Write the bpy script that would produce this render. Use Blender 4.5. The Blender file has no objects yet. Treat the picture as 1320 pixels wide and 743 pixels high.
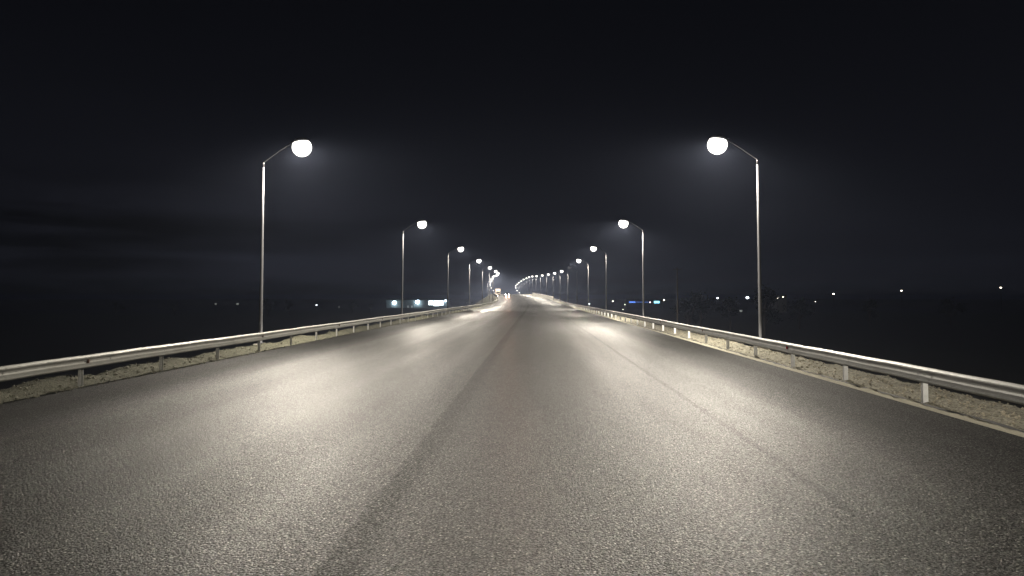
import bpy, bmesh, math, random
import numpy as np
from mathutils import Vector, Matrix, noise

random.seed(7)
sc = bpy.context.scene
COL = sc.collection
R = math.radians
EYE = 2.1

# ------------------------------------------------------------------ helpers
def link(o, parent=None):
    COL.objects.link(o)
    if parent is not None:
        o.parent = parent
    return o

def tag(o, label=None, cat=None, group=None, kind=None):
    if label: o['label'] = label
    if cat: o['category'] = cat
    if group: o['group'] = group
    if kind: o['kind'] = kind
    return o

def empty(name, loc=(0, 0, 0), rz=0.0):
    o = bpy.data.objects.new(name, None)
    o.location = loc
    o.rotation_euler = (0, 0, rz)
    o.empty_display_size = 0.2
    return link(o)

def obj(name, bm, mat, parent=None, smooth=False):
    me = bpy.data.meshes.new(name)
    bm.normal_update()
    bm.to_mesh(me)
    bm.free()
    if mat: me.materials.append(mat)
    if smooth:
        for p in me.polygons: p.use_smooth = True
    return link(bpy.data.objects.new(name, me), parent)

def B(): return bmesh.new()

def add_box(bm, c, s, rot=None, bevel=0.0):
    r = bmesh.ops.create_cube(bm, size=1.0)
    vs = r['verts']
    bmesh.ops.scale(bm, vec=s, verts=vs)
    if bevel > 0:
        es = list({e for v in vs for e in v.link_edges})
        rb = bmesh.ops.bevel(bm, geom=es, offset=bevel, segments=2, affect='EDGES', profile=0.5)
        vs = list({v for f in rb['faces'] for v in f.verts} | {v for v in vs if v.is_valid})
    if rot is not None: bmesh.ops.rotate(bm, cent=(0, 0, 0), matrix=rot, verts=vs)
    bmesh.ops.translate(bm, vec=c, verts=vs)
    return vs

def add_lathe(bm, prof, n=16, c=(0, 0, 0), caps=True, mat=None):
    """prof: (radius, z) from bottom to top"""
    rings = []
    for r, z in prof:
        ring = []
        for k in range(n):
            a = 2 * math.pi * k / n
            p = Vector((r * math.cos(a), r * math.sin(a), z))
            if mat is not None: p = mat @ p
            ring.append(bm.verts.new(p + Vector(c)))
        rings.append(ring)
    for a, b in zip(rings[:-1], rings[1:]):
        for k in range(n):
            bm.faces.new((a[k], a[(k + 1) % n], b[(k + 1) % n], b[k]))
    if caps:
        bm.faces.new(list(reversed(rings[0])))
        bm.faces.new(rings[-1])

def add_tube(bm, pts, radii, n=10):
    pts = [Vector(p) for p in pts]
    rings = []
    for i, p in enumerate(pts):
        t = (pts[min(i + 1, len(pts) - 1)] - pts[max(i - 1, 0)]).normalized()
        up = Vector((0, 0, 1)) if abs(t.z) < 0.95 else Vector((0, 1, 0))
        a = t.cross(up).normalized(); b = a.cross(t).normalized()
        rings.append([bm.verts.new(p + (a * math.cos(2 * math.pi * k / n) + b * math.sin(2 * math.pi * k / n)) * radii[i]) for k in range(n)])
    for r0, r1 in zip(rings[:-1], rings[1:]):
        for k in range(n):
            bm.faces.new((r0[k], r0[(k + 1) % n], r1[(k + 1) % n], r1[k]))
    bm.faces.new(list(reversed(rings[0]))); bm.faces.new(rings[-1])
    bmesh.ops.recalc_face_normals(bm, faces=bm.faces[:])

# ------------------------------------------------------------------ node helpers
class NT:
    def __init__(self, name):
        self.m = bpy.data.materials.new(name)
        self.m.use_nodes = True
        self.t = self.m.node_tree
        self.b = self.t.nodes['Principled BSDF']
        self.out = self.t.nodes['Material Output']
    def n(self, typ, **kw):
        nd = self.t.nodes.new(typ)
        for k, v in kw.items():
            if k.startswith('_'): setattr(nd, k[1:], v)
        return nd
    def l(self, a, b): self.t.links.new(a, b)
    def math(self, op, a, b=None, c=None, clamp=False):
        nd = self.t.nodes.new('ShaderNodeMath'); nd.operation = op; nd.use_clamp = clamp
        for i, x in enumerate((a, b, c)):
            if x is None: continue
            if isinstance(x, (int, float)): nd.inputs[i].default_value = x
            else: self.l(x, nd.inputs[i])
        return nd.outputs[0]
    def noise(self, vec, scale, detail=4, rough=0.55):
        nd = self.t.nodes.new('ShaderNodeTexNoise')
        nd.inputs['Scale'].default_value = scale
        nd.inputs['Detail'].default_value = detail
        nd.inputs['Roughness'].default_value = rough
        self.l(vec, nd.inputs['Vector'])
        return nd
    def voronoi(self, vec, scale, feature='F1'):
        nd = self.t.nodes.new('ShaderNodeTexVoronoi'); nd.feature = feature
        nd.inputs['Scale'].default_value = scale
        self.l(vec, nd.inputs['Vector'])
        return nd
    def ramp(self, fac, stops):
        nd = self.t.nodes.new('ShaderNodeValToRGB')
        cr = nd.color_ramp
        while len(cr.elements) < len(stops): cr.elements.new(0.5)
        for e, (p, c) in zip(cr.elements, stops):
            e.position = p
            e.color = (c[0], c[1], c[2], 1) if isinstance(c, (tuple, list)) else (c, c, c, 1)
        self.l(fac, nd.inputs[0])
        return nd.outputs[0]
    def mix(self, fac, a, b, blend='MIX'):
        nd = self.t.nodes.new('ShaderNodeMix'); nd.data_type = 'RGBA'; nd.blend_type = blend
        for s, x in ((nd.inputs[0], fac), (nd.inputs[6], a), (nd.inputs[7], b)):
            if isinstance(x, (int, float)): s.default_value = x
            elif isinstance(x, (tuple, list)): s.default_value = (*x, 1)
            else: self.l(x, s)
        return nd.outputs[2]
    def mapping(self, vec, scale=(1, 1, 1), loc=(0, 0, 0)):
        nd = self.t.nodes.new('ShaderNodeMapping')
        nd.inputs['Scale'].default_value = scale
        nd.inputs['Location'].default_value = loc
        self.l(vec, nd.inputs['Vector'])
        return nd.outputs[0]
    def bump(self, h, strength=0.5, dist=0.01, normal=None):
        nd = self.t.nodes.new('ShaderNodeBump')
        nd.inputs['Strength'].default_value = strength
        nd.inputs['Distance'].default_value = dist
        self.l(h, nd.inputs['Height'])
        if normal is not None: self.l(normal, nd.inputs['Normal'])
        return nd.outputs[0]
    def coord(self, which='Object'):
        return self.t.nodes.new('ShaderNodeTexCoord').outputs[which]

def simple(name, col, rough=0.6, metal=0.0, var=0.15, scale=6.0, bump=0.0, spec=0.5):
    q = NT(name); v = q.coord()
    n1 = q.noise(v, scale, 5)
    c0 = tuple(max(0, c * (1 - var)) for c in col); c1 = tuple(min(1, c * (1 + var)) for c in col)
    q.l(q.ramp(n1.outputs['Fac'], [(0.3, c0), (0.7, c1)]), q.b.inputs['Base Color'])
    q.l(q.math('MULTIPLY_ADD', n1.outputs['Fac'], 0.25, rough - 0.12), q.b.inputs['Roughness'])
    q.b.inputs['Metallic'].default_value = metal
    q.b.inputs['Specular IOR Level'].default_value = spec
    if bump: q.l(q.bump(n1.outputs['Fac'], bump, 0.01), q.b.inputs['Normal'])
    return q.m

# ------------------------------------------------------------------ the road's path
# lateral shift and height of the carriageway against distance ahead (metres)
PY = [-80, 0, 105, 145, 177, 213, 248, 279, 307, 334, 361, 388, 414, 440, 466, 492, 518, 544, 570, 596, 622, 650, 720]
PX = [0, 0, 0, 0, -.15, -.7, -1.8, -3.3, -5.3, -7.6, -9.6, -11.4, -13.1, -15.1, -17.0, -19.0, -20.8, -22.4, -23.2, -22.9, -21.5, -17.7, -6]
PZ = [0, 0, 0, 0, .12, .5, 1.05, 1.6, 2.05, 2.55, 3.15, 3.5, 3.6, 3.5, 3.1, 2.6, 2.05, 1.3, .1, -1.7, -3.3, -4.6, -7.6]

def pchip(xs, ys):
    xs = np.array(xs, float); ys = np.array(ys, float)
    h = np.diff(xs); d = np.diff(ys) / h
    m = np.zeros(len(xs)); m[0] = d[0]; m[-1] = d[-1]
    for i in range(1, len(xs) - 1):
        if d[i - 1] * d[i] > 0:
            w1 = 2 * h[i] + h[i - 1]; w2 = h[i] + 2 * h[i - 1]
            m[i] = (w1 + w2) / (w1 / d[i - 1] + w2 / d[i])
    def f(x):
        i = int(min(max(np.searchsorted(xs, x) - 1, 0), len(xs) - 2))
        t = (x - xs[i]) / h[i]
        return float(ys[i] * (1 + 2 * t) * (1 - t) ** 2 + h[i] * m[i] * t * (1 - t) ** 2 + ys[i + 1] * t * t * (3 - 2 * t) + h[i] * m[i + 1] * t * t * (t - 1))
    return f
fx, fz = pchip(PY, PX), pchip(PY, PZ)

def road(s, u=0.0, z=0.0):
    d = (fx(s + .5) - fx(s - .5))
    n = Vector((1, -d, 0)).normalized()
    return Vector((fx(s), s, fz(s) + z)) + n * u
def heading(s):
    return -math.atan((fx(s + .5) - fx(s - .5)))

L_EDGE, R_EDGE = -10.55, 7.3
L_POST, R_POST = -10.62, 7.62

def strip(name, mat, us, ss, zf, smooth=True, uv=True, jig=None):
    """sheet swept along the road: us lateral stations, ss distances, zf(u, s) height above the carriageway"""
    me = bpy.data.meshes.new(name)
    vs, uvs = [], []
    for s in ss:
        for u in us:
            uu = u + (jig(u, s) if jig else 0)
            vs.append(road(s, uu, zf(u, s))); uvs.append((uu, s))
    n = len(us); fs = []
    for i in range(len(ss) - 1):
        for j in range(n - 1):
            a = i * n + j
            fs.append((a, a + 1, a + n + 1, a + n))
    me.from_pydata([tuple(v) for v in vs], [], fs)
    if uv:
        lay = me.uv_layers.new(name='UVMap')
        for lp in me.loops: lay.data[lp.index].uv = uvs[lp.vertex_index]
    me.materials.append(mat)
    if smooth:
        for p in me.polygons: p.use_smooth = True
    return link(bpy.data.objects.new(name, me))

# ------------------------------------------------------------------ materials
def mat_asphalt():
    q = NT('asphalt')
    uv = q.coord('UV')
    sep = q.n('ShaderNodeSeparateXYZ'); q.l(uv, sep.inputs[0])
    u, s = sep.outputs[0], sep.outputs[1]
    wn = q.noise(uv, 22, 3, .6); wv = q.n('ShaderNodeVectorMath', _operation='MULTIPLY_ADD')
    q.l(wn.outputs['Color'], wv.inputs[0]); wv.inputs[1].default_value = (.022, .022, 0); q.l(uv, wv.inputs[2])
    wuv = wv.outputs[0]
    grain = q.voronoi(wuv, 50)
    coarse = q.noise(uv, 30, 4, .75)
    grain2 = q.voronoi(wuv, 110)
    pitn = q.noise(uv, 42, 3, .7)
    oil = q.noise(q.mapping(uv, (1.1, .3, 1), (3, 7, 0)), 1.0, 6, .7)
    big = q.noise(q.mapping(uv, (.55, .05, 1)), 1.0, 5, .6)       # drawn out along the paving direction
    patch = q.noise(uv, .55, 4, .6)
    fine = q.noise(uv, 9.0, 5, .65)
    wob = q.noise(q.mapping(uv, (0, 1.4, 0)), 1.0, 4, .6)
    uw = q.math('ADD', u, q.math('MULTIPLY_ADD', wob.outputs['Fac'], .16, -.08))
    def band(x0, x1, soft):
        a = q.n('ShaderNodeMapRange'); a.interpolation_type = 'SMOOTHSTEP'
        q.l(uw, a.inputs[0]); a.inputs[1].default_value = x0 - soft; a.inputs[2].default_value = x0 + soft
        b = q.n('ShaderNodeMapRange'); b.interpolation_type = 'SMOOTHSTEP'
        q.l(uw, b.inputs[0]); b.inputs[1].default_value = x1 - soft; b.inputs[2].default_value = x1 + soft
        b.inputs[3].default_value = 1; b.inputs[4].default_value = 0
        return q.math('MULTIPLY', a.outputs[0], b.outputs[0])
    seam = q.math('MULTIPLY', band(-1.68, -.9, .02), band(-3, -1.34, .16))
    crack = band(-1.74, -1.66, .025)
    seam2 = band(3.02, 3.14, .03)
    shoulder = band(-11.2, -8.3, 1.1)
    shoulder_falloff = q.math('ADD', shoulder, q.math('MULTIPLY', band(4.9, 14, 1.7), 1.1))  # darker shoulder asphalt, with lamp light falloff painted in towards both edges
    tracks = None
    for x in (-7.6, -5.7, -4.2, -2.6, .1, 1.9, 4.4, 6.1):
        t = band(x - .3, x + .3, .3)
        tracks = t if tracks is None else q.math('ADD', tracks, t)
    sepg = q.n('ShaderNodeSeparateColor'); q.l(grain.outputs['Color'], sepg.inputs[0])
    base = q.ramp(sepg.outputs[0], [(0.0, (.013, .013, .0125)), (.5, (.032, .0315, .030)), (.86, (.066, .064, .060)), (1.0, (.36, .35, .32))])
    shade = q.math('MULTIPLY_ADD', big.outputs['Fac'], .9, .55)
    shade = q.math('MULTIPLY', shade, q.math('MULTIPLY_ADD', patch.outputs['Fac'], .6, .7))
    shade = q.math('MULTIPLY', shade, q.math('MULTIPLY_ADD', fine.outputs['Fac'], .5, .75))
    shade = q.math('MULTIPLY', shade, q.math('SUBTRACT', 1.0, q.math('MULTIPLY', seam, .34)))
    shade = q.math('MULTIPLY', shade, q.math('SUBTRACT', 1.0, q.math('MULTIPLY', seam2, .35)))
    shade = q.math('MULTIPLY', shade, q.math('SUBTRACT', 1.0, q.math('MULTIPLY', shoulder_falloff, .58)))
    shade = q.math('MULTIPLY', shade, q.math('MULTIPLY_ADD', tracks, .14, 1.0))
    pit = q.ramp(grain.outputs['Distance'], [(.30, 1.0), (.62, .22)])
    psep = q.n('ShaderNodeSeparateColor'); q.l(pit, psep.inputs[0])
    pit2 = q.n('ShaderNodeSeparateColor'); q.l(q.ramp(pitn.outputs['Fac'], [(.40, .05), (.53, 1.15)]), pit2.inputs[0])
    oils = q.n('ShaderNodeSeparateColor'); q.l(q.ramp(oil.outputs['Fac'], [(.52, 1.0), (.66, .55)]), oils.inputs[0])
    pits = q.math('MULTIPLY', psep.outputs[0], pit2.outputs[0])
    shade = q.math('MULTIPLY', q.math('MULTIPLY', shade, pits), oils.outputs[0])
    vm = q.n('ShaderNodeVectorMath', _operation='SCALE'); q.l(base, vm.inputs[0]); q.l(shade, vm.inputs['Scale'])
    q.l(vm.outputs[0], q.b.inputs['Base Color'])
    rough = q.math('MULTIPLY_ADD', sepg.outputs[1], .24, .37)
    rough = q.math('ADD', rough, q.math('MULTIPLY_ADD', big.outputs['Fac'], .28, -.14))
    rough = q.math('ADD', rough, q.math('MULTIPLY', seam, .06))
    rough = q.math('ADD', rough, q.math('MULTIPLY', seam2, .05))
    rough = q.math('ADD', rough, q.math('MULTIPLY', shoulder_falloff, .2))
    rough = q.math('SUBTRACT', rough, q.math('MULTIPLY', tracks, .04))
    q.l(rough, q.b.inputs['Roughness'])
    q.l(q.math('MULTIPLY', q.math('MULTIPLY', q.math('MULTIPLY_ADD', shoulder_falloff, -.62, 1.0), q.math('SUBTRACT', 1.0, q.math('MULTIPLY', seam, .2))), q.math('MULTIPLY_ADD', pits, .95, .05)), q.b.inputs['Specular IOR Level'])
    # each stone stands a little proud, with its own tilt
    h = q.math('MULTIPLY_ADD', grain.outputs['Distance'], -1.0, 1.0)
    h = q.math('ADD', h, q.math('MULTIPLY', sepg.outputs[2], .55))
    h = q.math('ADD', h, q.math('MULTIPLY', grain2.outputs['Distance'], -.4))
    h = q.math('SUBTRACT', h, q.math('MULTIPLY', crack, .45))
    h = q.math('SUBTRACT', h, q.math('MULTIPLY', seam2, .35))
    h = q.math('ADD', h, q.math('MULTIPLY', coarse.outputs['Fac'], .9))
    q.l(q.bump(h, .72, .011), q.b.inputs['Normal'])
    return q.m

def mat_gravel(name, c0, c1, dark, ridge=None):
    q = NT(name); v = q.coord()
    v1 = q.voronoi(v, 26); v2 = q.voronoi(v, 75); n1 = q.noise(v, 1.1, 5, .6); n2 = q.noise(v, 14, 6, .7)
    sp = q.n('ShaderNodeSeparateColor'); q.l(v1.outputs['Color'], sp.inputs[0])
    f = q.math('MULTIPLY_ADD', sp.outputs[0], .5, q.math('MULTIPLY', n2.outputs['Fac'], .5))
    col = q.ramp(f, [(.15, dark), (.4, c0), (.75, c1), (1, tuple(min(1, c * 1.5) for c in c1))])
    sh = q.math('MULTIPLY_ADD', n1.outputs['Fac'], 1.0, .5)
    vm = q.n('ShaderNodeVectorMath', _operation='SCALE'); q.l(col, vm.inputs[0]); q.l(sh, vm.inputs['Scale'])
    last = vm.outputs[0]
    if ridge:      # finer, paler sand in a line at the asphalt edge
        su = q.n('ShaderNodeSeparateXYZ'); q.l(q.coord('UV'), su.inputs[0])
        edge = q.math('ADD', su.outputs[0], q.math('MULTIPLY_ADD', n2.outputs['Fac'], .12, -.06))
        rr = q.n('ShaderNodeMapRange'); q.l(edge, rr.inputs[0])
        for i, x in enumerate((R_EDGE + .16, R_EDGE + .24, 1.0, 0.0)): rr.inputs[i + 1].default_value = x
        last = q.mix(rr.outputs[0], last, ridge)
    q.l(last, q.b.inputs['Base Color'])
    q.b.inputs['Roughness'].default_value = .9
    q.b.inputs['Specular IOR Level'].default_value = .2
    h = q.math('ADD', q.math('MULTIPLY', v1.outputs['Distance'], -1.0), q.math('MULTIPLY', v2.outputs['Distance'], -.5))
    h = q.math('ADD', h, q.math('MULTIPLY', n2.outputs['Fac'], .8))
    q.l(q.bump(h, .9, .03), q.b.inputs['Normal'])
    return q.m

def mat_galv(name, col, rough=.5, metal=.45, scale=3.0):
    q = NT(name); v = q.coord()
    n1 = q.noise(q.mapping(v, (1, .25, 1)), scale, 6, .65)
    n2 = q.voronoi(v, 40)
    dirt = q.noise(v, 1.3, 6, .7)
    sp = q.n('ShaderNodeSeparateColor'); q.l(n2.outputs['Color'], sp.inputs[0])
    c = q.ramp(q.math('MULTIPLY_ADD', sp.outputs[0], .25, q.math('MULTIPLY', n1.outputs['Fac'], .75)),
               [(.25, tuple(x * .72 for x in col)), (.7, col)])
    d = q.ramp(dirt.outputs['Fac'], [(.52, 0.0), (.74, 0.55)])
    q.l(q.mix(d, c, tuple(x * .45 for x in (col[0], col[1] * .93, col[2] * .82))), q.b.inputs['Base Color'])
    q.b.inputs['Metallic'].default_value = metal
    q.l(q.math('MULTIPLY_ADD', n1.outputs['Fac'], .3, rough - .15), q.b.inputs['Roughness'])
    q.l(q.bump(n1.outputs['Fac'], .15, .01), q.b.inputs['Normal'])
    return q.m

def mat_emit(name, col, strength, by_object=False):
    q = NT(name)
    q.b.inputs['Base Color'].default_value = (.7, .7, .68, 1)
    q.b.inputs['Roughness'].default_value = .25
    q.b.inputs['Emission Color'].default_value = (*col, 1)
    if by_object:
        oi = q.n('ShaderNodeObjectInfo')
        sp = q.n('ShaderNodeSeparateColor'); q.l(oi.outputs['Color'], sp.inputs[0])
        q.l(q.math('MULTIPLY', sp.outputs[0], strength), q.b.inputs['Emission Strength'])
    else:
        q.b.inputs['Emission Strength'].default_value = strength
    return q.m

WARM = (1.0, .91, .77)
def mat_bowl():
    """clear glass bowl that glows: lets most of the lamp's light through"""
    q = NT('lamp_bowl')
    oi = q.n('ShaderNodeObjectInfo'); sp = q.n('ShaderNodeSeparateColor'); q.l(oi.outputs['Color'], sp.inputs[0])
    em = q.n('ShaderNodeEmission'); em.inputs['Color'].default_value = (1.0, .965, .90, 1)
    q.l(q.math('MULTIPLY', sp.outputs[0], 9.5), em.inputs['Strength'])
    tr = q.n('ShaderNodeBsdfTransparent'); mx = q.n('ShaderNodeMixShader'); mx.inputs[0].default_value = .2
    q.l(tr.outputs[0], mx.inputs[1]); q.l(em.outputs[0], mx.inputs[2]); q.l(mx.outputs[0], q.out.inputs['Surface'])
    return q.m
M = {
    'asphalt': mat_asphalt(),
    'gravel_l': mat_gravel('gravel_clay', (.072, .071, .050), (.125, .122, .088), (.06, .06, .035)),
    'gravel_r': mat_gravel('gravel_sand', (.19, .18, .14), (.31, .295, .235), (.075, .07, .052), (.36, .34, .27)),
    'soil': mat_gravel('dark_soil', (.030, .030, .022), (.05, .048, .034), (.015, .015, .01)),
    'groove_shade': simple('painted_groove_shade', (.018, .018, .017), .8, bump=.4, scale=18),  # near-black colour standing in for shade in the verge groove
    'galv': mat_galv('galvanised_steel', (.34, .342, .335), .55),
    'galv_l': mat_galv('galvanised_steel_pale', (.34, .34, .315), .6, .3),
    'pole': mat_galv('zinc_pole', (.088, .09, .097), .75, .06, 1.5),
    'arm': simple('dark_arm_paint', (.012, .012, .013), .8, var=.1, spec=.15),
    'post_w': simple('white_post_paint', (.82, .83, .83), .5, var=.1, scale=9, bump=.1),
    'post_g': mat_galv('zinc_post', (.5, .5, .48), .5, .6),
    'concrete': simple('concrete', (.38, .365, .33), .85, var=.25, scale=3.5, bump=.3),
    'parapet': simple('pale_parapet_paint', (.56, .54, .49), .7, var=.15, scale=1.2, bump=.2),
    'housing': simple('lamp_housing', (.22, .22, .23), .45, .4, var=.1),
    'bowl': mat_bowl(),
    'red': simple('red_reflector', (.55, .02, .02), .3, var=.2, scale=30),
    'amber': simple('dull_reflector', (.13, .07, .05), .35, var=.2, scale=30),
    'bolt': simple('bolt_steel', (.3, .3, .3), .4, .8),
    'paint_car': simple('dark_car_paint', (.045, .047, .055), .25, .3, var=.1),
    'glass': simple('dark_glass', (.015, .016, .018), .15, var=.1, spec=.8),
    'tyre': simple('tyre_rubber', (.02, .02, .02), .85, bump=.2, scale=20),
    'truck': simple('pale_truck_paint', (.66, .55, .44), .5, var=.08),
    'bark': simple('bark', (.06, .05, .04), .9, var=.4, bump=.5),
    'leaf': simple('dark_leaves', (.012, .017, .009), .8, var=.4, scale=2, spec=.1),
    'wall_p': simple('pale_cladding', (.25, .29, .30), .7, var=.12, scale=.4),
    'wall_d': simple('dim_plaster', (.3, .29, .27), .85, var=.15, scale=.4),
    'roof': simple('roof_sheet', (.14, .14, .15), .6, .2, var=.2, scale=.6),
    'white_on': mat_emit('white_lamp', (.86, .95, 1.0), 14.0),
    'warm_on': mat_emit('warm_lamp', (1.0, .86, .66), 12.0),
    'blue_on': mat_emit('blue_sign_light', (.10, .28, 1.0), 1.6),
    'cyan_on': mat_emit('cyan_sign_light', (.25, .75, 1.0), 3.0),
    'pink_on': mat_emit('pinkish_lamp', (1.0, .75, .85), 6.0),
    'bay_on': mat_emit('lit_bay_panel', (.80, .96, 1.0), 4.0),
    'flood_on': mat_emit('floodlight_glass', (.72, .90, 1.0), 30.0),
    'win_on': mat_emit('lit_window', (.85, .9, .85), .22),
    'head_on': mat_emit('headlight_glass', (1.0, .74, .52), 260.0),
}

# ------------------------------------------------------------------ ground, road, verges
def frange(a, b, st):
    n = max(1, int(round((b - a) / st))); return [a + (b - a) * i / n for i in range(n + 1)]

bm = B()
G = -9.0
g_s = [-6000, -1500, -500, -200, 0, 200, 500, 1500, 6000]
gv = [[bm.verts.new((x, y, G)) for x in g_s] for y in g_s]
for i in range(len(g_s) - 1):
    for j in range(len(g_s) - 1):
        bm.faces.new((gv[i][j], gv[i][j + 1], gv[i + 1][j + 1], gv[i + 1][j]))
tag(obj('ground', bm, M['soil']), kind='structure')

road_s = frange(-60, 140, 4) + frange(144, 716, 4)
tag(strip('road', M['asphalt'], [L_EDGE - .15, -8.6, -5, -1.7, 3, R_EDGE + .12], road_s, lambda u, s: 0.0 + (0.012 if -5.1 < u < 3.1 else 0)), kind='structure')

def fb(x, y, seed, o=4):
    return noise.fractal(Vector((x, y, seed)), 1.0, 2.0, o)

ver_s = frange(-14, 36, .1) + frange(36.3, 80, .3) + frange(82, 240, 2) + frange(246, 714, 6)

# left: heaped gravelly clay behind the posts, then the bank falls away
def z_left(u, s):
    t = (L_EDGE - u)          # 0 at the asphalt edge, grows outwards
    heap = .05 + .17 * max(0, fb(s * .38, 2.0, 3.1, 3) + .35)
    if t < .12: z = .012 + .1 * t
    elif t < .9: z = .02 + heap * math.sin((t - .12) / .78 * math.pi * .62)
    elif t < 1.5: z = .02 + heap * .93 - (t - .9) * .75
    else: z = .02 + heap * .93 - .45 - (t - 1.5) * .62
    k = min(1, max(0, t / .15))
    return z + k * (.045 * fb(s * 2.6, u * 2.6, 1.0) + .018 * fb(s * 11, u * 11, 5.0, 2))
u_l = [L_EDGE - x for x in ([-.02] + frange(0, 1.6, .08) + [1.9, 2.4, 3.0, 4.5, 7, 10, 13, 16])]
tag(strip('left_verge_bank', M['gravel_l'], sorted(u_l), ver_s, z_left, jig=lambda u, s: .05 * fb(s * 1.2, 3, 9.2) if u > L_EDGE - .1 else 0), kind='structure')

# right: sand ridge at the asphalt edge, a groove, then a gravel shelf and the bank
def gro(s): return .24 + .07 * fb(s * .55, 1.0, 7.7, 3) + .02 * fb(s * 3.1, 5, 2.2, 2)
def z_right(u, s):
    t = u - R_EDGE
    g = gro(s)
    if t < .02: z = .006
    elif t < g - .05: z = .008 + .035 * math.sin(min(1, (t) / (g - .05)) * math.pi)
    elif t < g + .04: z = -.05
    elif t < 1.6: z = .02 + .05 * min(1, (t - g) / .3)
    elif t < 2.2: z = .07 - (t - 1.6) * .5
    else: z = -.23 - (t - 2.2) * .55
    k = min(1, max(0, (t - .05) / .1))
    return z + k * (.045 * fb(s * 1.8, u * 2.2, 21.0) + .03 * fb(s * 9, u * 9, 15.0, 2))
u_r = [R_EDGE + x for x in (frange(-.02, .6, .035) + frange(.66, 2.2, .1) + [2.6, 3.2, 4.5, 7, 10, 13, 16, 18.5])]
tag(strip('right_verge_bank', M['gravel_r'], u_r, ver_s, z_right), kind='structure')

# dark strip that paints the groove's shade along the right verge
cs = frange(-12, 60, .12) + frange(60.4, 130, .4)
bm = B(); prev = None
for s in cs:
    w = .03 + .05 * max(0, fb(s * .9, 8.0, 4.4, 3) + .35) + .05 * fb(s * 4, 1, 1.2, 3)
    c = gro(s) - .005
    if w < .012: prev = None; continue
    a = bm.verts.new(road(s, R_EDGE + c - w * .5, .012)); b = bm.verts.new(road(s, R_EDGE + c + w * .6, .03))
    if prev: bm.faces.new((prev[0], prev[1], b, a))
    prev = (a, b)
tag(obj('groove_shade_strip', bm, M['groove_shade']), kind='stuff', label='painted dark shade line along the groove of the right sand verge', cat='ground cover')

# loose stones
def stones(name, mat, n, pick, label):
    bm = B(); rnd = random.Random(n)
    for _ in range(n):
        u, s, z = pick(rnd)
        r = rnd.choice((.010, .012, .014, .018, .024, .036)) * rnd.uniform(.8, 1.3)
        p = road(s, u, z + r * .3)
        ang = [rnd.uniform(0, 6.3) for _ in range(3)]
        m = Matrix.Rotation(ang[0], 3, 'X') @ Matrix.Rotation(ang[1], 3, 'Z')
        vs = []
        for d in ((1, 0, 0), (-1, 0, 0), (0, 1, 0), (0, -1, 0), (0, 0, 1), (0, 0, -1)):
            vs.append(bm.verts.new(p + m @ (Vector(d) * r * rnd.uniform(.6, 1.25))))
        for a, b, c in ((0, 2, 4), (2, 1, 4), (1, 3, 4), (3, 0, 4), (2, 0, 5), (1, 2, 5), (3, 1, 5), (0, 3, 5)):
            bm.faces.new((vs[a], vs[b], vs[c]))
    tag(obj(name, bm, mat), kind='stuff', label=label, cat='gravel')
def pick_l(r):
    s = 10 + 45 * r.random() ** 1.6; u = L_EDGE + .12 - 1.5 * r.random() ** 1.3; return u, s, max(.004, z_left(u, s)) if u > L_EDGE else z_left(u, s)
def pick_r(r):
    s = 8 + 50 * r.random() ** 1.6; u = R_EDGE + .32 + 1.7 * r.random() ** 1.1; return u, s, z_right(u, s)
stones('gravel', simple('grey_stones', (.15, .145, .11), .85, var=.4, scale=25), 2600, pick_l, 'loose grey stones on the heaped left verge')
stones('gravel', simple('sandy_stones', (.34, .31, .24), .85, var=.4, scale=25), 3200, pick_r, 'loose sandy stones along the right verge')

# ------------------------------------------------------------------ guardrails
def w_profile():
    key = [(.018, .432), (.05, .447), (.083, .470), (.085, .492), (.06, .518), (.012, .552), (.004, .585), (.012, .618),
           (.06, .652), (.085, .678), (.083, .700), (.05, .723), (.018, .738)]
    return key
def beam_bm(side, s0, s1):
    """corrugated beam; every section laps over the next one"""
    bm = B(); prof = w_profile(); sec = 3.75
    s = s0; k = 0
    face = (L_POST + .07) if side < 0 else (R_POST - .07)
    sg = 1 if side < 0 else -1                # towards the road
    while s < s1 - .1:
        e = min(s + sec + .32, s1)
        near = s < 60
        st = frange(s, e, 1.3 if near else 3.75)
        rings = []
        for i, q in enumerate(st):
            off = .009 if i == 0 else 0.0       # the leading end lies on top of its neighbour
            sag = .006 * math.sin(q * .43 + side) + .004 * math.sin(q * 1.7)
            front = [bm.verts.new(road(q, face + sg * (w + off + .004) , z + sag)) for w, z in prof]
            back = [bm.verts.new(road(q, face + sg * (w + off - .001), z + sag)) for w, z in prof]
            rings.append((front, back))
        for (f0, b0), (f1, b1) in zip(rings[:-1], rings[1:]):
            for i in range(len(prof) - 1):
                bm.faces.new((f0[i], f0[i + 1], f1[i + 1], f1[i]))
                bm.faces.new((b0[i + 1], b0[i], b1[i], b1[i + 1]))
            for i in (0, len(prof) - 1):
                bm.faces.new((f0[i], b0[i], b1[i], f1[i]))
        for f, b in (rings[0], rings[-1]):
            for i in range(len(prof) - 1):
                bm.faces.new((f[i], b[i], b[i + 1], f[i + 1]))
        s += sec; k += 1
    bmesh.ops.recalc_face_normals(bm, faces=bm.faces[:])
    return bm

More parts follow.
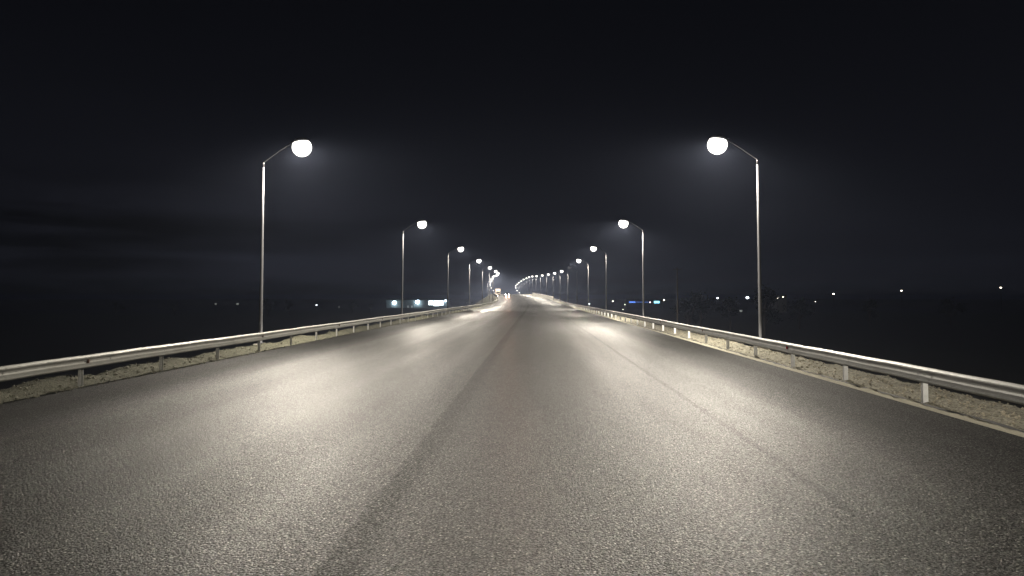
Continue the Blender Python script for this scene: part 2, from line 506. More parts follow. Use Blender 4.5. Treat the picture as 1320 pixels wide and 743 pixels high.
def guardrail(side, s0, s1, phase, label):
    u = L_POST if side < 0 else R_POST
    sg = 1 if side < 0 else -1
    root = tag(empty('guardrail', road(s0, u)), label, 'guardrail', 'steel crash barriers along the road')
    inv = Matrix.Translation(-Vector(root.location))
    def part(name, bm, mat, smooth=False):
        bmesh.ops.transform(bm, matrix=inv, verts=bm.verts[:])
        return obj(name, bm, mat, root, smooth)
    bmm = beam_bm(side, s0, s1)
    part('beam', bmm, M['galv_l'] if side < 0 else M['galv'])
    # one post of this side, reused
    pb = B()
    if side < 0:   # rolled channel section
        add_box(pb, (0, 0, -.05), (.012, .12, 1.36), bevel=.003)
        add_box(pb, (sg * .03, .0575, -.05), (.0445, .006, 1.36))
        add_box(pb, (sg * .03, -.0575, -.05), (.0445, .006, 1.36))
    else:          # white painted I section seen flange on
        add_box(pb, (0, -.035, -.05), (.10, .010, 1.36), bevel=.003)
        add_box(pb, (0, .035, -.05), (.10, .010, 1.36), bevel=.003)
        add_box(pb, (0, 0, -.05), (.010, .0585, 1.36))
    proto = obj('post', pb, M['post_g'] if side < 0 else M['post_w'], root)
    sp = B(); add_box(sp, (0, 0, 0), (.06, .1, .2), bevel=.006)
    brk = obj('spacer', sp, M['post_g'], root)
    bo = B(); add_lathe(bo, [(.017, 0), (.017, .008), (.010, .014)], 8, mat=Matrix.Rotation(R(90) * sg, 3, 'Y'))
    blt = obj('bolt', bo, M['bolt'], root)
    rb = B()
    if True:
        add_box(rb, (0, 0, 0), (.03, .10, .085), rot=Matrix.Rotation(R(20) * sg, 3, 'Z'), bevel=.004)
        add_box(rb, (-sg * .02, 0, -.02), (.012, .05, .14))
    ref = obj('reflector', rb, M['red'], root)
    first = {'p': True, 'k': True, 'b': True, 'r': True}
    def put(src, key, p, rz):
        o = src
        if not first[key]:
            o = src.copy(); COL.objects.link(o); o.parent = root
        first[key] = False
        o.location = Vector(p) - Vector(root.location); o.rotation_euler = (0, 0, rz)
        return o
    s = phase; i = 0; rnd = random.Random(side + 5)
    while s < s1:
        if s > s0:
            h = heading(s)
            p = put(proto, 'p', road(s, u - sg * .03, 0), h)
            p.rotation_euler = (R(rnd.uniform(-.8, .8)), R(rnd.uniform(-.8, .8)), p.rotation_euler.z)
            if s < 75:
                put(brk, 'k', road(s, u + sg * .045, .585), h)
                put(blt, 'b', road(s, u + sg * .078, .585), h)
            if i % 3 == (0 if side < 0 else 2) and s < 130 and s > 8:
                r = put(ref, 'r', road(s + .12, u + sg * .105, .59), h)
                if side < 0 or s > 26: r.material_slots[0].link = 'OBJECT'; r.material_slots[0].material = M['amber']
        s += 3.75; i += 1
    return root
guardrail(-1, -8, 243, 17.2 - 3.75 * 6, 'pale galvanised guardrail with grey channel posts along the left road edge')
guardrail(1, -8, 243, 15.0 - 3.75 * 6, 'shiny guardrail on white posts with a red reflector along the right edge')

# bridge parapets beyond the guardrails
def parapet(side, s0, s1, label):
    u = (L_EDGE - .2) if side < 0 else (R_EDGE + .3)
    bm = B(); rings = []
    for s in frange(s0, s1, 3):
        rings.append([bm.verts.new(road(s, u + a, z)) for a, z in ((-.2, -.3), (.2, -.3), (.2, .1), (.12, .35), (.10, 1.02), (-.10, 1.02), (-.12, .35), (-.2, .1))])
    for a, b in zip(rings[:-1], rings[1:]):
        for k in range(8): bm.faces.new((a[k], a[(k + 1) % 8], b[(k + 1) % 8], b[k]))
    bm.faces.new(rings[0]); bm.faces.new(rings[-1]); bmesh.ops.recalc_face_normals(bm, faces=bm.faces[:])
    o = tag(obj('bridge_parapet', bm, M['parapet']), label, 'parapet', 'bridge parapets at the far bend')
    bm = B(); rings = []
    for s in frange(s0 + .2, s1 - .2, 3):
        rings.append([bm.verts.new(road(s, u + a, z)) for a, z in ((-.15, 1.022), (.15, 1.022), (.15, 1.12), (-.15, 1.12))])
    for a, b in zip(rings[:-1], rings[1:]):
        for k in range(4): bm.faces.new((a[k], a[(k + 1) % 4], b[(k + 1) % 4], b[k]))
    bm.faces.new(rings[0]); bm.faces.new(rings[-1]); bmesh.ops.recalc_face_normals(bm, faces=bm.faces[:])
    obj('coping', bm, M['parapet'], o)
parapet(1, 244, 350, 'pale solid parapet on the right where the road climbs to the crest')
parapet(-1, 244, 350, 'pale solid parapet on the left at the far end of the guardrail')

# ------------------------------------------------------------------ street lamps
def lamp_light(name, power):
    d = bpy.data.lights.new(name, 'SPOT')
    d.energy = power; d.color = WARM
    d.spot_size = R(178); d.spot_blend = .40; d.shadow_soft_size = .22
    return d
P0 = 16000.0
LD = {k: lamp_light('lamp_beam', P0 * f) for k, f in (('full', 1.0), ('bright', 1.25), ('dim', .55), ('behind', .16), ('behind_right', .58))}

POLE_H, ARM, TIP = 8.25, 1.78, 8.95
def make_lamp():
    root = empty('street_lamp')
    bm = B()
    add_lathe(bm, [(.14, .02), (.14, .035), (.086, .06), (.082, 1.1), (.074, 3.0), (.058, 5.5), (.041, POLE_H)], 14)
    pole = obj('pole', bm, M['pole'], root, True)
    bm = B(); add_box(bm, (0, -.095, .75), (.1, .016, .32), bevel=.004)
    obj('access_hatch', bm, M['pole'], pole)
    bm = B(); add_box(bm, (0, 0, -.45), (.5, .5, .9), bevel=.02); obj('foundation', bm, M['concrete'], root)
    bm = B(); add_box(bm, (0, 0, .012), (.34, .34, .022), bevel=.003)
    for a in (-1, 1):
        for b in (-1, 1): add_lathe(bm, [(.014, .02), (.014, .06)], 6, c=(a * .13, b * .13, 0))
    obj('base_plate', bm, M['pole'], root)
    bm = B()
    pts = [(0, 0, POLE_H - .2), (0, 0, POLE_H - .02), (.03, 0, POLE_H + .05), (.12, 0, POLE_H + .11), (.7, 0, POLE_H + .52), (ARM - .38, 0, TIP + .26)]
    add_tube(bm, pts, [.05, .042, .03, .026, .022, .02], 10)
    obj('arm', bm, M['arm'], root, True)
    tilt = Matrix.Rotation(R(-9), 3, 'Y')
    bm = B()
    c = Vector((ARM, 0, TIP))
    add_lathe(bm, [(.31, .30), (.33, .312), (.31, .355), (.26, .40), (.18, .435), (.08, .455)], 24, c=c, mat=tilt)
    add_box(bm, c + tilt @ Vector((-.36, 0, .31)), (.30, .11, .09), rot=tilt, bevel=.02)
    lum = obj('luminaire', bm, M['arm'], root, True)
    bm = B()
    prof = [(.03, -.43)] + [(.44 * math.sin(R(a)), -.43 * math.cos(R(a))) for a in (12, 22, 33, 44, 55, 66, 77, 88, 99, 110, 122)]
    add_lathe(bm, prof, 24, c=c, mat=tilt)
    bowl = obj('glass_bowl', bm, M['bowl'], lum, True)
    sp = bpy.data.objects.new('lamp_beam', LD['full'])
    sp.location = c + tilt @ Vector((0, 0, .05)); sp.rotation_euler = (0, R(-9), 0)
    link(sp, lum)
    return root

def copy_tree(o, parent=None):
    c = o.copy(); COL.objects.link(c); c.parent = parent
    for ch in list(o.children): copy_tree(ch, c)
    return c
def descend(o):
    for ch in o.children:
        yield ch
        yield from descend(ch)

ORD = ['', 'nearest', 'second', 'third', 'fourth', 'fifth', 'sixth', 'seventh', 'eighth', 'ninth', 'tenth', 'eleventh', 'twelfth', 'thirteenth',
       'fourteenth', 'fifteenth', 'sixteenth', 'seventeenth', 'eighteenth', 'nineteenth', 'twentieth', 'twenty first', 'twenty second']
ST = [-2.6, 33.5, 69.3, 105.5, 140.7, 177, 213, 248, 279, 307, 334, 361, 388, 414, 440, 466, 492, 518, 544, 570, 596, 622, 650]
DIM = {(-1, 0): 'behind', (1, 0): 'behind_right', (-1, 3): 'dim', (1, 5): 'off', (1, 2): 'bright', (-1, 4): 'bright', (-1, 2): 'dim', (1, 3): 'dim'}
proto = make_lamp(); used = False
rnd = random.Random(3)
for side in (-1, 1):
    for n, s in enumerate(ST):
        o = copy_tree(proto) if used else proto
        u = -12.45 if side < 0 else 10.0
        zz = -.02
        p = road(s, u, zz)
        if used or True:
            o.location = p
            rz = heading(s) + (0 if side < 0 else math.pi)
            o.rotation_euler = (R(rnd.uniform(-.5, .5)), R(rnd.uniform(-.5, .5)), rz + R(rnd.uniform(-2, 2)))
        used = True
        st = DIM.get((side, n), 'full')
        for d in list(descend(o)):
            if d.type == 'LIGHT':
                if st == 'off': bpy.data.objects.remove(d)
                else: d.data = LD[st]
            elif d.name.startswith('glass_bowl'):
                v = {'full': 1, 'bright': 1.3, 'dim': .8, 'behind': .8, 'behind_right': .8, 'off': .02}[st]
                d.color = (v, v, v, 1)
        where = 'left' if side < 0 else 'right'
        if n == 0: lab = f'grey street lamp on the {where} verge level with the camera, just outside the view'
        elif n == 1: lab = f'nearest and tallest glaring street lamp behind the {where} guardrail'
        elif st == 'off': lab = f'almost unlit street lamp, {ORD[n]} in the row on the right side'
        else: lab = f'thin grey street lamp, {ORD[n]} from the camera in the {where} row'
        tag(o, lab, 'street lamp', 'street lamps lining both sides of the road')

# ------------------------------------------------------------------ oncoming car and pale truck at the crest
def wheel_bm(r, w):
    bm = B(); m = Matrix.Rotation(R(90), 3, 'Y')
    add_lathe(bm, [(r * .6, -w / 2), (r * .95, -w / 2), (r, -w / 4), (r, w / 4), (r * .95, w / 2), (r * .6, w / 2)], 18, mat=m)
    return bm
def extrude_profile(bm, prof, x0, x1, inset=None):
    """prof: (y, z) closed outline, swept across x"""
    a = [bm.verts.new((x0, y, z)) for y, z in prof]; b = [bm.verts.new((x1, y, z)) for y, z in prof]
    n = len(prof)
    for k in range(n): bm.faces.new((a[k], a[(k + 1) % n], b[(k + 1) % n], b[k]))
    bm.faces.new(list(reversed(a))); bm.faces.new(b)
    bmesh.ops.recalc_face_normals(bm, faces=bm.faces[:])

SC = 322
car = tag(empty('oncoming_car', road(SC, -5.6, .012), heading(SC)), 'dark car with both headlights glaring, driving towards the camera', 'car')
bm = B()    # faces -y
extrude_profile(bm, [(-2.1, .3), (-2.15, .55), (-2.0, .78), (-1.0, .92), (1.3, .95), (2.1, .92), (2.15, .5), (2.05, .3)], -.86, .86)
bmesh.ops.bevel(bm, geom=bm.edges[:], offset=.07, segments=2, affect='EDGES')
body = obj('body', bm, M['paint_car'], car, True)
bm = B()
extrude_profile(bm, [(-.95, .93), (-.25, 1.42), (.9, 1.46), (1.75, .95)], -.72, .72)
bmesh.ops.bevel(bm, geom=bm.edges[:], offset=.06, segments=2, affect='EDGES')
obj('cabin', bm, M['paint_car'], car, True)
bm = B(); add_box(bm, (0, -.62, 1.19), (1.2, .02, .66), rot=Matrix.Rotation(R(-55), 3, 'X')); obj('windscreen', bm, M['glass'], car)
bm = B(); add_box(bm, (0, -2.14, .62), (.9, .03, .16), bevel=.01); obj('grille', bm, M['glass'], car)
bm = B(); add_box(bm, (0, -2.165, .42), (.5, .015, .11), bevel=.003); obj('number_plate', bm, M['post_w'], car)
for x in (-.64, .64):
    bm = B(); add_lathe(bm, [(.17, 0), (.18, .05), (.13, .085)], 14, c=(x, -2.08, .68), mat=Matrix.Rotation(R(90), 3, 'X'))
    hl = obj('headlight', bm, M['head_on'], car)
    d = bpy.data.lights.new('headlight_beam', 'SPOT'); d.energy = 9000; d.color = (1.0, .42, .25); d.spot_size = R(17); d.spot_blend = .9; d.shadow_soft_size = .1
    l = bpy.data.objects.new('headlight_beam', d); l.location = (x, -2.22, .66); l.rotation_euler = (R(85.2), 0, R(180)); link(l, hl)
for x in (-.78, .78):
    for y in (-1.35, 1.35):
        bm = wheel_bm(.31, .2); bmesh.ops.translate(bm, vec=(x, y, .31), verts=bm.verts[:]); w = obj('wheel', bm, M['tyre'], car)
        bm = B(); add_lathe(bm, [(.19, -.1), (.19, .1)], 12, c=(x, y, .31), mat=Matrix.Rotation(R(90), 3, 'Y')); obj('rim', bm, M['bolt'], w)
for x in (-.93, .93):
    bm = B(); add_box(bm, (x, -.72, 1.0), (.16, .09, .12), bevel=.02); obj('wing_mirror', bm, M['paint_car'], car)

TS = 338
tr = tag(empty('box_truck', road(TS, -9.0, .0), heading(TS)), 'pale box truck at the left road edge beside the glaring car', 'truck')
bm = B(); add_box(bm, (0, 1.2, 1.95), (2.2, 4.6, 2.3), bevel=.03); obj('cargo_box', bm, M['truck'], tr)
bm = B(); extrude_profile(bm, [(-2.9, .5), (-2.95, 1.2), (-2.6, 2.1), (-1.2, 2.15), (-1.2, .5)], -1.0, 1.0)
bmesh.ops.bevel(bm, geom=bm.edges[:], offset=.06, segments=2, affect='EDGES'); cab = obj('cab', bm, M['truck'], tr, True)
bm = B(); add_box(bm, (0, -2.80, 1.62), (1.7, .02, .72), rot=Matrix.Rotation(R(-21), 3, 'X')); obj('windscreen', bm, M['glass'], cab)
bm = B(); add_box(bm, (0, .6, .62), (1.0, 6.2, .2), bevel=.02); obj('chassis', bm, M['tyre'], tr)
for x in (-.9, .9):
    for y in (-2.1, 2.2):
        bm = wheel_bm(.4, .26); bmesh.ops.translate(bm, vec=(x, y, .4), verts=bm.verts[:]); obj('wheel', bm, M['tyre'], tr)

# ------------------------------------------------------------------ camera
YAW, PITCH, F = math.atan(30 / 960), R(2.8), 960.0
cam = bpy.data.cameras.new('camera'); co = bpy.data.objects.new('camera', cam); link(co)
cam.sensor_width = 36; cam.lens = 36 * F / 1320
cam.clip_end = 12000; cam.clip_start = .05
co.location = (0, 0, EYE); co.rotation_euler = (R(90) + PITCH, 0, YAW)
HOR = F * math.tan(PITCH)
cam.shift_y = -(HOR - 11.5) / 1320
sc.camera = co
RM = co.rotation_euler.to_matrix()
def far(px, py, d):
    """world point at distance d ahead that is seen in the direction (px, py) of the photograph"""
    v = RM @ Vector(((px - 660) / F, (383 - HOR - py) / F, -1)); return Vector((0, 0, EYE)) + v * (d / v.y)

# ------------------------------------------------------------------ far lights, buildings, trees
def mast_light(px, py, d, mat, label, w=.9, group='small lamps far across the dark fields', name='yard_lamp'):
    p = far(px, py, d)
    h = p.z - G
    root = tag(empty(name, (p.x, p.y, G)), label, 'lamp', group)
    bm = B(); add_lathe(bm, [(.12, 0), (.07, h - .3)], 8); obj('mast', bm, M['pole'], root)
    bm = B(); add_box(bm, (0, 0, h + w * .33), (w * 1.1, w * .9, .12), bevel=.02); obj('lamp_head', bm, M['housing'], root)
    bm = B(); add_lathe(bm, [(w * .12, h - w * .35), (w * .4, h - w * .2), (w * .5, h), (w * .42, h + w * .25)], 10); obj('lens', bm, mat, root)
    return root
for px, py, d, mat, w, lab in [
    (278, 392, 520, 'win_on', 1.6, 'faint grey lamp on the left horizon, farthest left of all'),
    (306, 392, 520, 'win_on', 2.0, 'faint grey lamp on the left horizon just left of the nearest lamp post'),
    (408, 393.5, 620, 'white_on', .95, 'small white lamp on the left horizon between the first two lamp posts'),
    (437, 396, 620, 'win_on', 1.2, 'very faint lamp low on the left horizon, left of the bright hall'),
    (790, 388.5, 600, 'warm_on', .8, 'tiny lamp on the horizon just right of the third right lamp post'),
    (805.5, 393, 600, 'warm_on', .55, 'tiny upper lamp left of the blue strip light'),
    (803, 399, 520, 'warm_on', .5, 'tiny lower lamp above the right guardrail left of the blue strip'),
    (838, 390, 640, 'pink_on', 1.3, 'pinkish lamp on the horizon just right of the second right lamp post'),
    (856, 387, 640, 'warm_on', 1.1, 'warm white lamp just right of the cyan sign light'),
    (759.5, 392, 480, 'white_on', .7, 'small white lamp at the foot of the fourth right lamp post'),
    (925, 384.5, 560, 'white_on', 1.3, 'bright white lamp standing alone among the dark trees on the right'),
    (963.5, 384, 520, 'white_on', 1.9, 'largest bright lamp just left of the nearest right lamp post'),
    (955, 401, 420, 'win_on', 1.8, 'faint flat lamp low in the dark field left of the right lamp post'),
    (1002, 385, 520, 'warm_on', .8, 'pale lamp on the low building right of the nearest right lamp post'),
    (1009.5, 383, 520, 'warm_on', .7, 'small higher lamp beside the low building on the right'),
    (1051, 389, 560, 'warm_on', .55, 'tiny dim lamp low between two brighter lamps on the right'),
    (1074.5, 379, 560, 'warm_on', 1.35, 'bright warm mast lamp on the right, leftmost of three in a row'),
    (1162, 375, 560, 'warm_on', 1.1, 'warm mast lamp on the right, middle of three in a row'),
    (1290, 371, 560, 'warm_on', 1.1, 'warm mast lamp farthest right near the picture edge'),
]:
    mast_light(px, py, d, M[mat], lab, w)

# lit hall on the left
D = 760
a, b = far(498, 386, D), far(578, 386, D)
hz = far(530, 387, D).z - G
hall = tag(empty('lit_hall', ((a.x + b.x) / 2, D, G)), 'long low hall with bluish floodlit wall and a brilliant open bay', 'building')
W = b.x - a.x
bm = B(); add_box(bm, (0, 10, hz / 2), (W, 20, hz)); obj('wall', bm, M['wall_p'], hall)
bm = B(); extrude_profile(bm, [(-.8, hz + .005), (10, hz + 1.2), (20.8, hz + .005)], -W / 2 - .8, W / 2 + .8); obj('roof', bm, M['roof'], hall)
def hx(px): return far(px, 390, D).x - hall.location.x
def hzz(py): return far(540, py, D).z - G
for p0_, p1_, y1_ in ((552.5, 558.2, 393.4), (558.9, 565.6, 394.6), (566.3, 571.6, 393.8)):
    bm = B(); xa, xb, za, zb = hx(p0_), hx(p1_), hzz(387.8), hzz(y1_)
    add_box(bm, ((xa + xb) / 2, -.08, (za + zb) / 2), (xb - xa, .14, za - zb), bevel=.02)
    obj('lit_bay', bm, M['bay_on'], hall)
for i, (px, py, w) in enumerate(((508.5, 390.5, 3.2), (538.5, 389.5, 3.6), (574.5, 388, 1.5))):
    x, z = hx(px), hzz(py)
    bm = B(); add_lathe(bm, [(w * .5, -1.25), (w * .46, -1.4), (w * .2, -1.5)], 14, c=(x, 0, z), mat=None)
    bm.free(); bm = B()
    add_lathe(bm, [(w * .2, 0), (w * .5, .2), (w * .5, .35), (w * .2, .45)], 14, c=(x, -1.4, z), mat=Matrix.Rotation(R(65), 3, 'X'))
    fl = obj('floodlight', bm, M['flood_on'], hall)
    bm = B(); add_box(bm, (x, -.7, z + .35), (.12, 1.4, .12)); obj('bracket', bm, M['housing'], fl)
    d = bpy.data.lights.new('floodlight_beam', 'POINT'); d.energy = 900 if i < 2 else 500; d.color = (.62, .88, 1.0); d.shadow_soft_size = .4
    l = bpy.data.objects.new('floodlight_beam', d); l.location = (x, -2.6, z - .3); link(l, fl)
for px in (526, 531):
    bm = B(); add_box(bm, (hx(px), -.05, hzz(395.5)), (1.6, .1, 2.2)); obj('window', bm, M['win_on'], hall)

p0, p1 = far(580, 395, 640), far(593, 395, 640)
shed = tag(empty('low_shed', ((p0.x + p1.x) / 2, 640, G)), 'small pale shed behind the guardrail right of the lit hall', 'building')
hs = far(585, 395.5, 640).z - G
bm = B(); add_box(bm, (0, 4, hs / 2), (p1.x - p0.x, 8, hs)); obj('wall', bm, M['wall_p'], shed)
bm = B(); extrude_profile(bm, [(-.4, hs + .004), (4, hs + .7), (8.4, hs + .004)], -(p1.x - p0.x) / 2 - .4, (p1.x - p0.x) / 2 + .4); obj('roof', bm, M['roof'], shed)
bm = B(); add_box(bm, (0, -.05, hs - .9), ((p1.x - p0.x) * .7, .08, .8)); obj('window', bm, M['win_on'], shed)

# low building by the right lamp post, and the building with the blue strip
p0, p1 = far(992, 385, 540), far(1014, 385, 540)
lb = tag(empty('low_building', ((p0.x + p1.x) / 2, 540, G)), 'dim low building on the horizon right of the nearest right lamp post', 'building')
hs = far(1000, 381, 540).z - G
bm = B(); add_box(bm, (0, 5, hs / 2), (p1.x - p0.x, 10, hs)); obj('wall', bm, M['wall_d'], lb)
bm = B(); add_box(bm, (0, 5, hs + .153), (p1.x - p0.x + .6, 10.6, .3)); obj('roof', bm, M['roof'], lb)
bm = B(); add_box(bm, (-1.5, -.05, hs - 1.7), (5.0, .08, .8)); obj('window', bm, M['win_on'], lb)

p0, p1 = far(808, 390, 660), far(854, 390, 660)
sb = tag(empty('roadside_station', ((p0.x + p1.x) / 2, 660, G)), 'far dark building with a blue strip light and a cyan sign', 'building')
hs = far(830, 387.5, 660).z - G
Wb = p1.x - p0.x
bm = B(); add_box(bm, (0, 6, hs / 2), (Wb, 12, hs)); obj('wall', bm, M['soil'], sb)
bm = B(); add_box(bm, (0, 5.5, hs + .203), (Wb + 1, 14, .4)); obj('roof', bm, M['roof'], sb)
x0, x1 = far(811, 389.5, 660).x - sb.location.x, far(819, 389.5, 660).x - sb.location.x
z0 = far(815, 389.7, 660).z - G
bm = B(); add_box(bm, ((x0 + x1) / 2, -.1, z0), (x1 - x0, .15, 1.1), bevel=.03); obj('blue_strip', bm, M['blue_on'], sb)
x2 = far(836, 389.5, 660).x - sb.location.x
bm = B(); add_box(bm, ((x1 + x2) / 2, -.1, z0), (x2 - x1, .12, .16)); obj('blue_strip', bm, M['blue_on'], sb)
x3, x4 = far(843, 389.5, 660).x - sb.location.x, far(850, 389.5, 660).x - sb.location.x
bm = B(); add_box(bm, ((x3 + x4) / 2, -.15, z0), (x4 - x3, .2, 1.9), rot=None, bevel=.05); obj('sign', bm, M['cyan_on'], sb)

# dim utility pole beyond the right rail
p = far(873, 345, 135)
up = tag(empty('utility_pole', (p.x, p.y, G)), 'dim tall utility pole rising from the dark field behind the right rail', 'utility pole')
h = p.z - G
bm = B(); add_lathe(bm, [(.2, 0), (.13, h)], 10); obj('pole', bm, M['bark'], up)
bm = B(); add_box(bm, (0, -.16, h - .4), (1.6, .08, .1)); arm_o = obj('crossarm', bm, M['bark'], up)
for x in (-.7, 0.0, .7):
    bm = B(); add_lathe(bm, [(.03, h - .349), (.06, h - .3), (.04, h - .2)], 8, c=(x, -.16, 0)); obj('insulator', bm, M['glass'], arm_o)

# trees
def make_tree(seed, h, wid):
    rnd = random.Random(seed)
    root = empty('tree')
    bm = B()
    pts = [(0, 0, 0), (.1, 0, h * .2), (-.05, .1, h * .42), (.1, 0, h * .7)]
    add_tube(bm, pts, [h * .03, h * .024, h * .018, h * .008], 8)
    cl = []
    for k in range(11):
        a = rnd.uniform(0, 6.3); z = h * rnd.uniform(.42, .92); r = wid * rnd.uniform(.25, 1.0) * (1.1 - abs(z / h - .6) * 1.3)
        c = Vector((r * math.cos(a), r * math.sin(a), z)); cl.append((c, wid * rnd.uniform(.28, .5)))
        add_tube(bm, [(0, 0, h * .3), c * .5 + Vector((0, 0, h * .22)), c], [h * .011, h * .007, h * .003], 5)
    trunk = obj('trunk', bm, M['bark'], root)
    bm = B()
    for c, r in cl:
        for _ in range(150):
            d = Vector((rnd.gauss(0, 1), rnd.gauss(0, 1), rnd.gauss(0, .8)))
            p = c + d * r * .5
            s = h * rnd.uniform(.018, .038)
            a = Vector((rnd.uniform(-1, 1), rnd.uniform(-1, 1), rnd.uniform(-1, 1))).normalized()
            b = a.cross(Vector((rnd.uniform(-1, 1), rnd.uniform(-1, 1), rnd.uniform(-1, 1)))).normalized()
            vs = [bm.verts.new(p + a * s), bm.verts.new(p + b * s * .5), bm.verts.new(p - a * s), bm.verts.new(p - b * s * .5)]
            bm.faces.new(vs)
    obj('crown', bm, M['leaf'], root)
    return root
protos = [make_tree(11, 12, 4.2), make_tree(12, 10, 4.6), make_tree(13, 14, 3.4)]
free = list(protos)
TREES = [ # px, crown top py, distance, kind, label
    (888, 384, 210, 0, 'dark round tree just right of the utility pole'),
    (903, 377, 240, 1, 'broad dark tree left of the lone bright lamp'),
    (941, 381, 230, 2, 'narrow dark tree between the two bright lamps on the right'),
    (985, 373, 190, 0, 'tall dark tree right beside the nearest right lamp post'),
    (1030, 386, 260, 1, 'low dark tree left of the three mast lamps'),
    (1120, 388, 280, 0, 'dark tree under the gap between the first two mast lamps'),
    (1225, 386, 300, 1, 'dark tree below the gap before the farthest right mast lamp'),
    (345, 386, 420, 1, 'dark far tree just right of the nearest left lamp post'),
    (372, 388, 450, 0, 'dark far tree left of the small white horizon lamp'),
    (455, 389, 520, 1, 'dark far tree left of the lit hall'),
    (478, 390, 540, 2, 'narrow far tree close to the left end of the lit hall'),
    (606, 389, 520, 0, 'dark far tree behind the fourth left lamp post'),
    (150, 390, 400, 1, 'dark far tree at the left, leftmost on the horizon'),
    (225, 391, 430, 0, 'dark far tree left of the two faint grey lamps'),
]
for px, py, d, k, lab in TREES:
    o = protos[k] if protos[k] in free else copy_tree(protos[k])
    if protos[k] in free: free.remove(protos[k])
    p = far(px, py, d); hh = p.z - G; s = hh / (12, 10, 14)[k]
    o.location = (p.x, p.y, G); o.scale = (s, s, s); o.rotation_euler = (0, 0, px * .7)
    tag(o, lab, 'tree', 'dark trees beyond the road')

# ------------------------------------------------------------------ haze
bm = B(); add_box(bm, (0, 0, (G - 1 + 16) / 2), (12600, 12600, 16 - (G - 1)))
hm = bpy.data.materials.new('haze_air'); hm.use_nodes = True
t = hm.node_tree; t.nodes.clear()
ou = t.nodes.new('ShaderNodeOutputMaterial'); pv = t.nodes.new('ShaderNodeVolumePrincipled')
pv.inputs['Color'].default_value = (.60, .70, 1.0, 1); pv.inputs['Density'].default_value = .00031; pv.inputs['Anisotropy'].default_value = .35
t.links.new(pv.outputs[0], ou.inputs['Volume'])
tag(obj('haze', bm, hm), kind='stuff', label='thin night haze hanging over the whole road', cat='haze')

# ------------------------------------------------------------------ night sky
w = bpy.data.worlds.new('World'); sc.world = w; w.use_nodes = True
t = w.node_tree; bg = t.nodes['Background']
tc = t.nodes.new('ShaderNodeTexCoord')
sky = t.nodes.new('ShaderNodeTexSky'); sky.sky_type = 'NISHITA'; sky.sun_disc = False
sky.sun_elevation = R(-3); sky.sun_rotation = R(200)
def mp(vec, sc_, loc=(0, 0, 0)):
    m = t.nodes.new('ShaderNodeMapping'); m.inputs['Scale'].default_value = sc_; m.inputs['Location'].default_value = loc
    t.links.new(vec, m.inputs['Vector']); return m.outputs[0]
def ns(vec, scale, det=6, ro=.6):
    n = t.nodes.new('ShaderNodeTexNoise'); n.inputs['Scale'].default_value = scale; n.inputs['Detail'].default_value = det; n.inputs['Roughness'].default_value = ro
    t.links.new(vec, n.inputs['Vector']); return n.outputs['Fac']
def mt(op, a, b, clamp=False):
    n = t.nodes.new('ShaderNodeMath'); n.operation = op; n.use_clamp = clamp
    for i, x in enumerate((a, b)):
        if isinstance(x, (int, float)): n.inputs[i].default_value = x
        else: t.links.new(x, n.inputs[i])
    return n.outputs[0]
cl = ns(mp(tc.outputs['Generated'], (1.2, 1.2, 14)), 1.6)
cl2 = ns(mp(tc.outputs['Generated'], (1, 1, 2.5), (3, 1, 0)), 2.2, 4)
sx = t.nodes.new('ShaderNodeSeparateXYZ'); t.links.new(tc.outputs['Generated'], sx.inputs[0])
def mr(v, a0, a1, b0, b1):
    n = t.nodes.new('ShaderNodeMapRange'); n.interpolation_type = 'SMOOTHSTEP'; t.links.new(v, n.inputs[0])
    for i, x in enumerate((a0, a1, b0, b1)): n.inputs[i + 1].default_value = x
    return n.outputs[0]
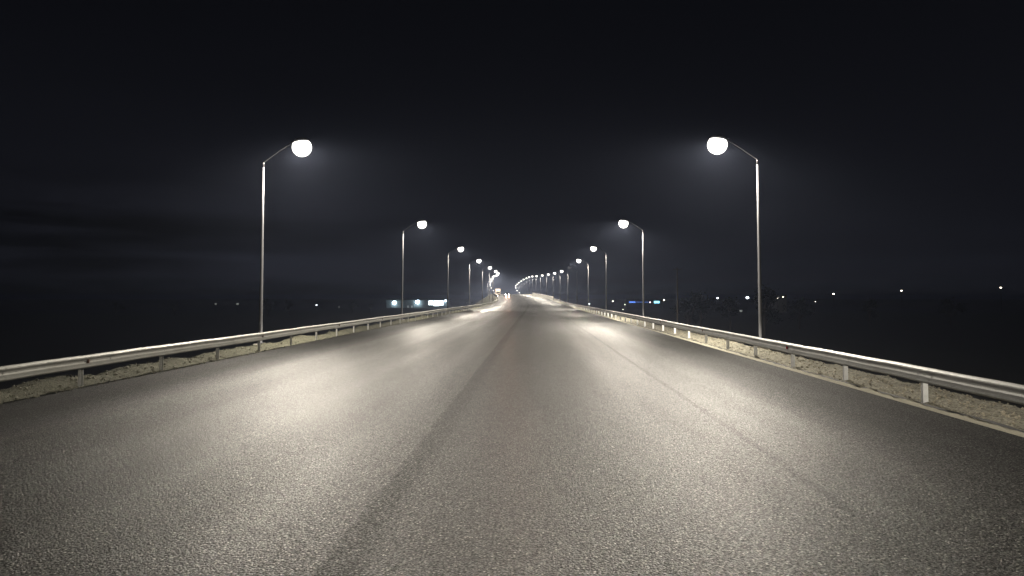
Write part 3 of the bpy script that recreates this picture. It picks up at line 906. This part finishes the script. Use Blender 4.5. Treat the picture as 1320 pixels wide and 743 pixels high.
# broken stratus low in the left of the sky, thinning out higher up and to the right
low = mt('MULTIPLY', mr(sx.outputs[2], .07, .17, 1, .04), mr(sx.outputs[0], -.34, -.05, 1, .15))
cr = t.nodes.new('ShaderNodeValToRGB'); cr.color_ramp.elements[0].position = .40; cr.color_ramp.elements[1].position = .60
cr.color_ramp.elements[0].color = (-.75, -.75, -.75, 1); cr.color_ramp.elements[1].color = (.75, .75, .75, 1)
cr.color_ramp.elements[0].color = (0, 0, 0, 1); cr.color_ramp.elements[1].color = (2.1, 2.1, 2.1, 1)
t.links.new(mt('ADD', mt('MULTIPLY', cl, .7), mt('MULTIPLY', cl2, .3)), cr.inputs[0])
fade = mr(sx.outputs[2], .0, .45, 1.15, .55)
cmix = t.nodes.new('ShaderNodeMix'); cmix.data_type = 'FLOAT'
t.links.new(low, cmix.inputs[0]); cmix.inputs[2].default_value = 1.0; t.links.new(cr.outputs[0], cmix.inputs[3])
cloud = mt('MULTIPLY', cmix.outputs[0], fade)
mx = t.nodes.new('ShaderNodeMix'); mx.data_type = 'RGBA'; mx.blend_type = 'MIX'; mx.inputs[0].default_value = .12
mx.inputs[6].default_value = (.0046, .0050, .0074, 1)
sm = t.nodes.new('ShaderNodeVectorMath'); sm.operation = 'SCALE'; sm.inputs['Scale'].default_value = .02
t.links.new(sky.outputs[0], sm.inputs[0]); t.links.new(sm.outputs[0], mx.inputs[7])
vm = t.nodes.new('ShaderNodeVectorMath'); vm.operation = 'SCALE'
t.links.new(mx.outputs[2], vm.inputs[0]); t.links.new(cloud, vm.inputs['Scale'])
t.links.new(vm.outputs[0], bg.inputs['Color']); bg.inputs['Strength'].default_value = 1.0

# ------------------------------------------------------------------ render settings
sc.render.engine = 'CYCLES'
cy = sc.cycles
cy.use_denoising = True
try: cy.denoiser = 'OPENIMAGEDENOISE'
except Exception: pass
cy.max_bounces = 5; cy.diffuse_bounces = 2; cy.glossy_bounces = 3; cy.volume_bounces = 0; cy.transparent_max_bounces = 8
cy.sample_clamp_indirect = 3.0; cy.use_light_tree = True; cy.caustics_reflective = False; cy.caustics_refractive = False
vs = sc.view_settings
vs.view_transform = 'Standard'; vs.look = 'None'; vs.gamma = 1; vs.exposure = 0; vs.use_curve_mapping = False
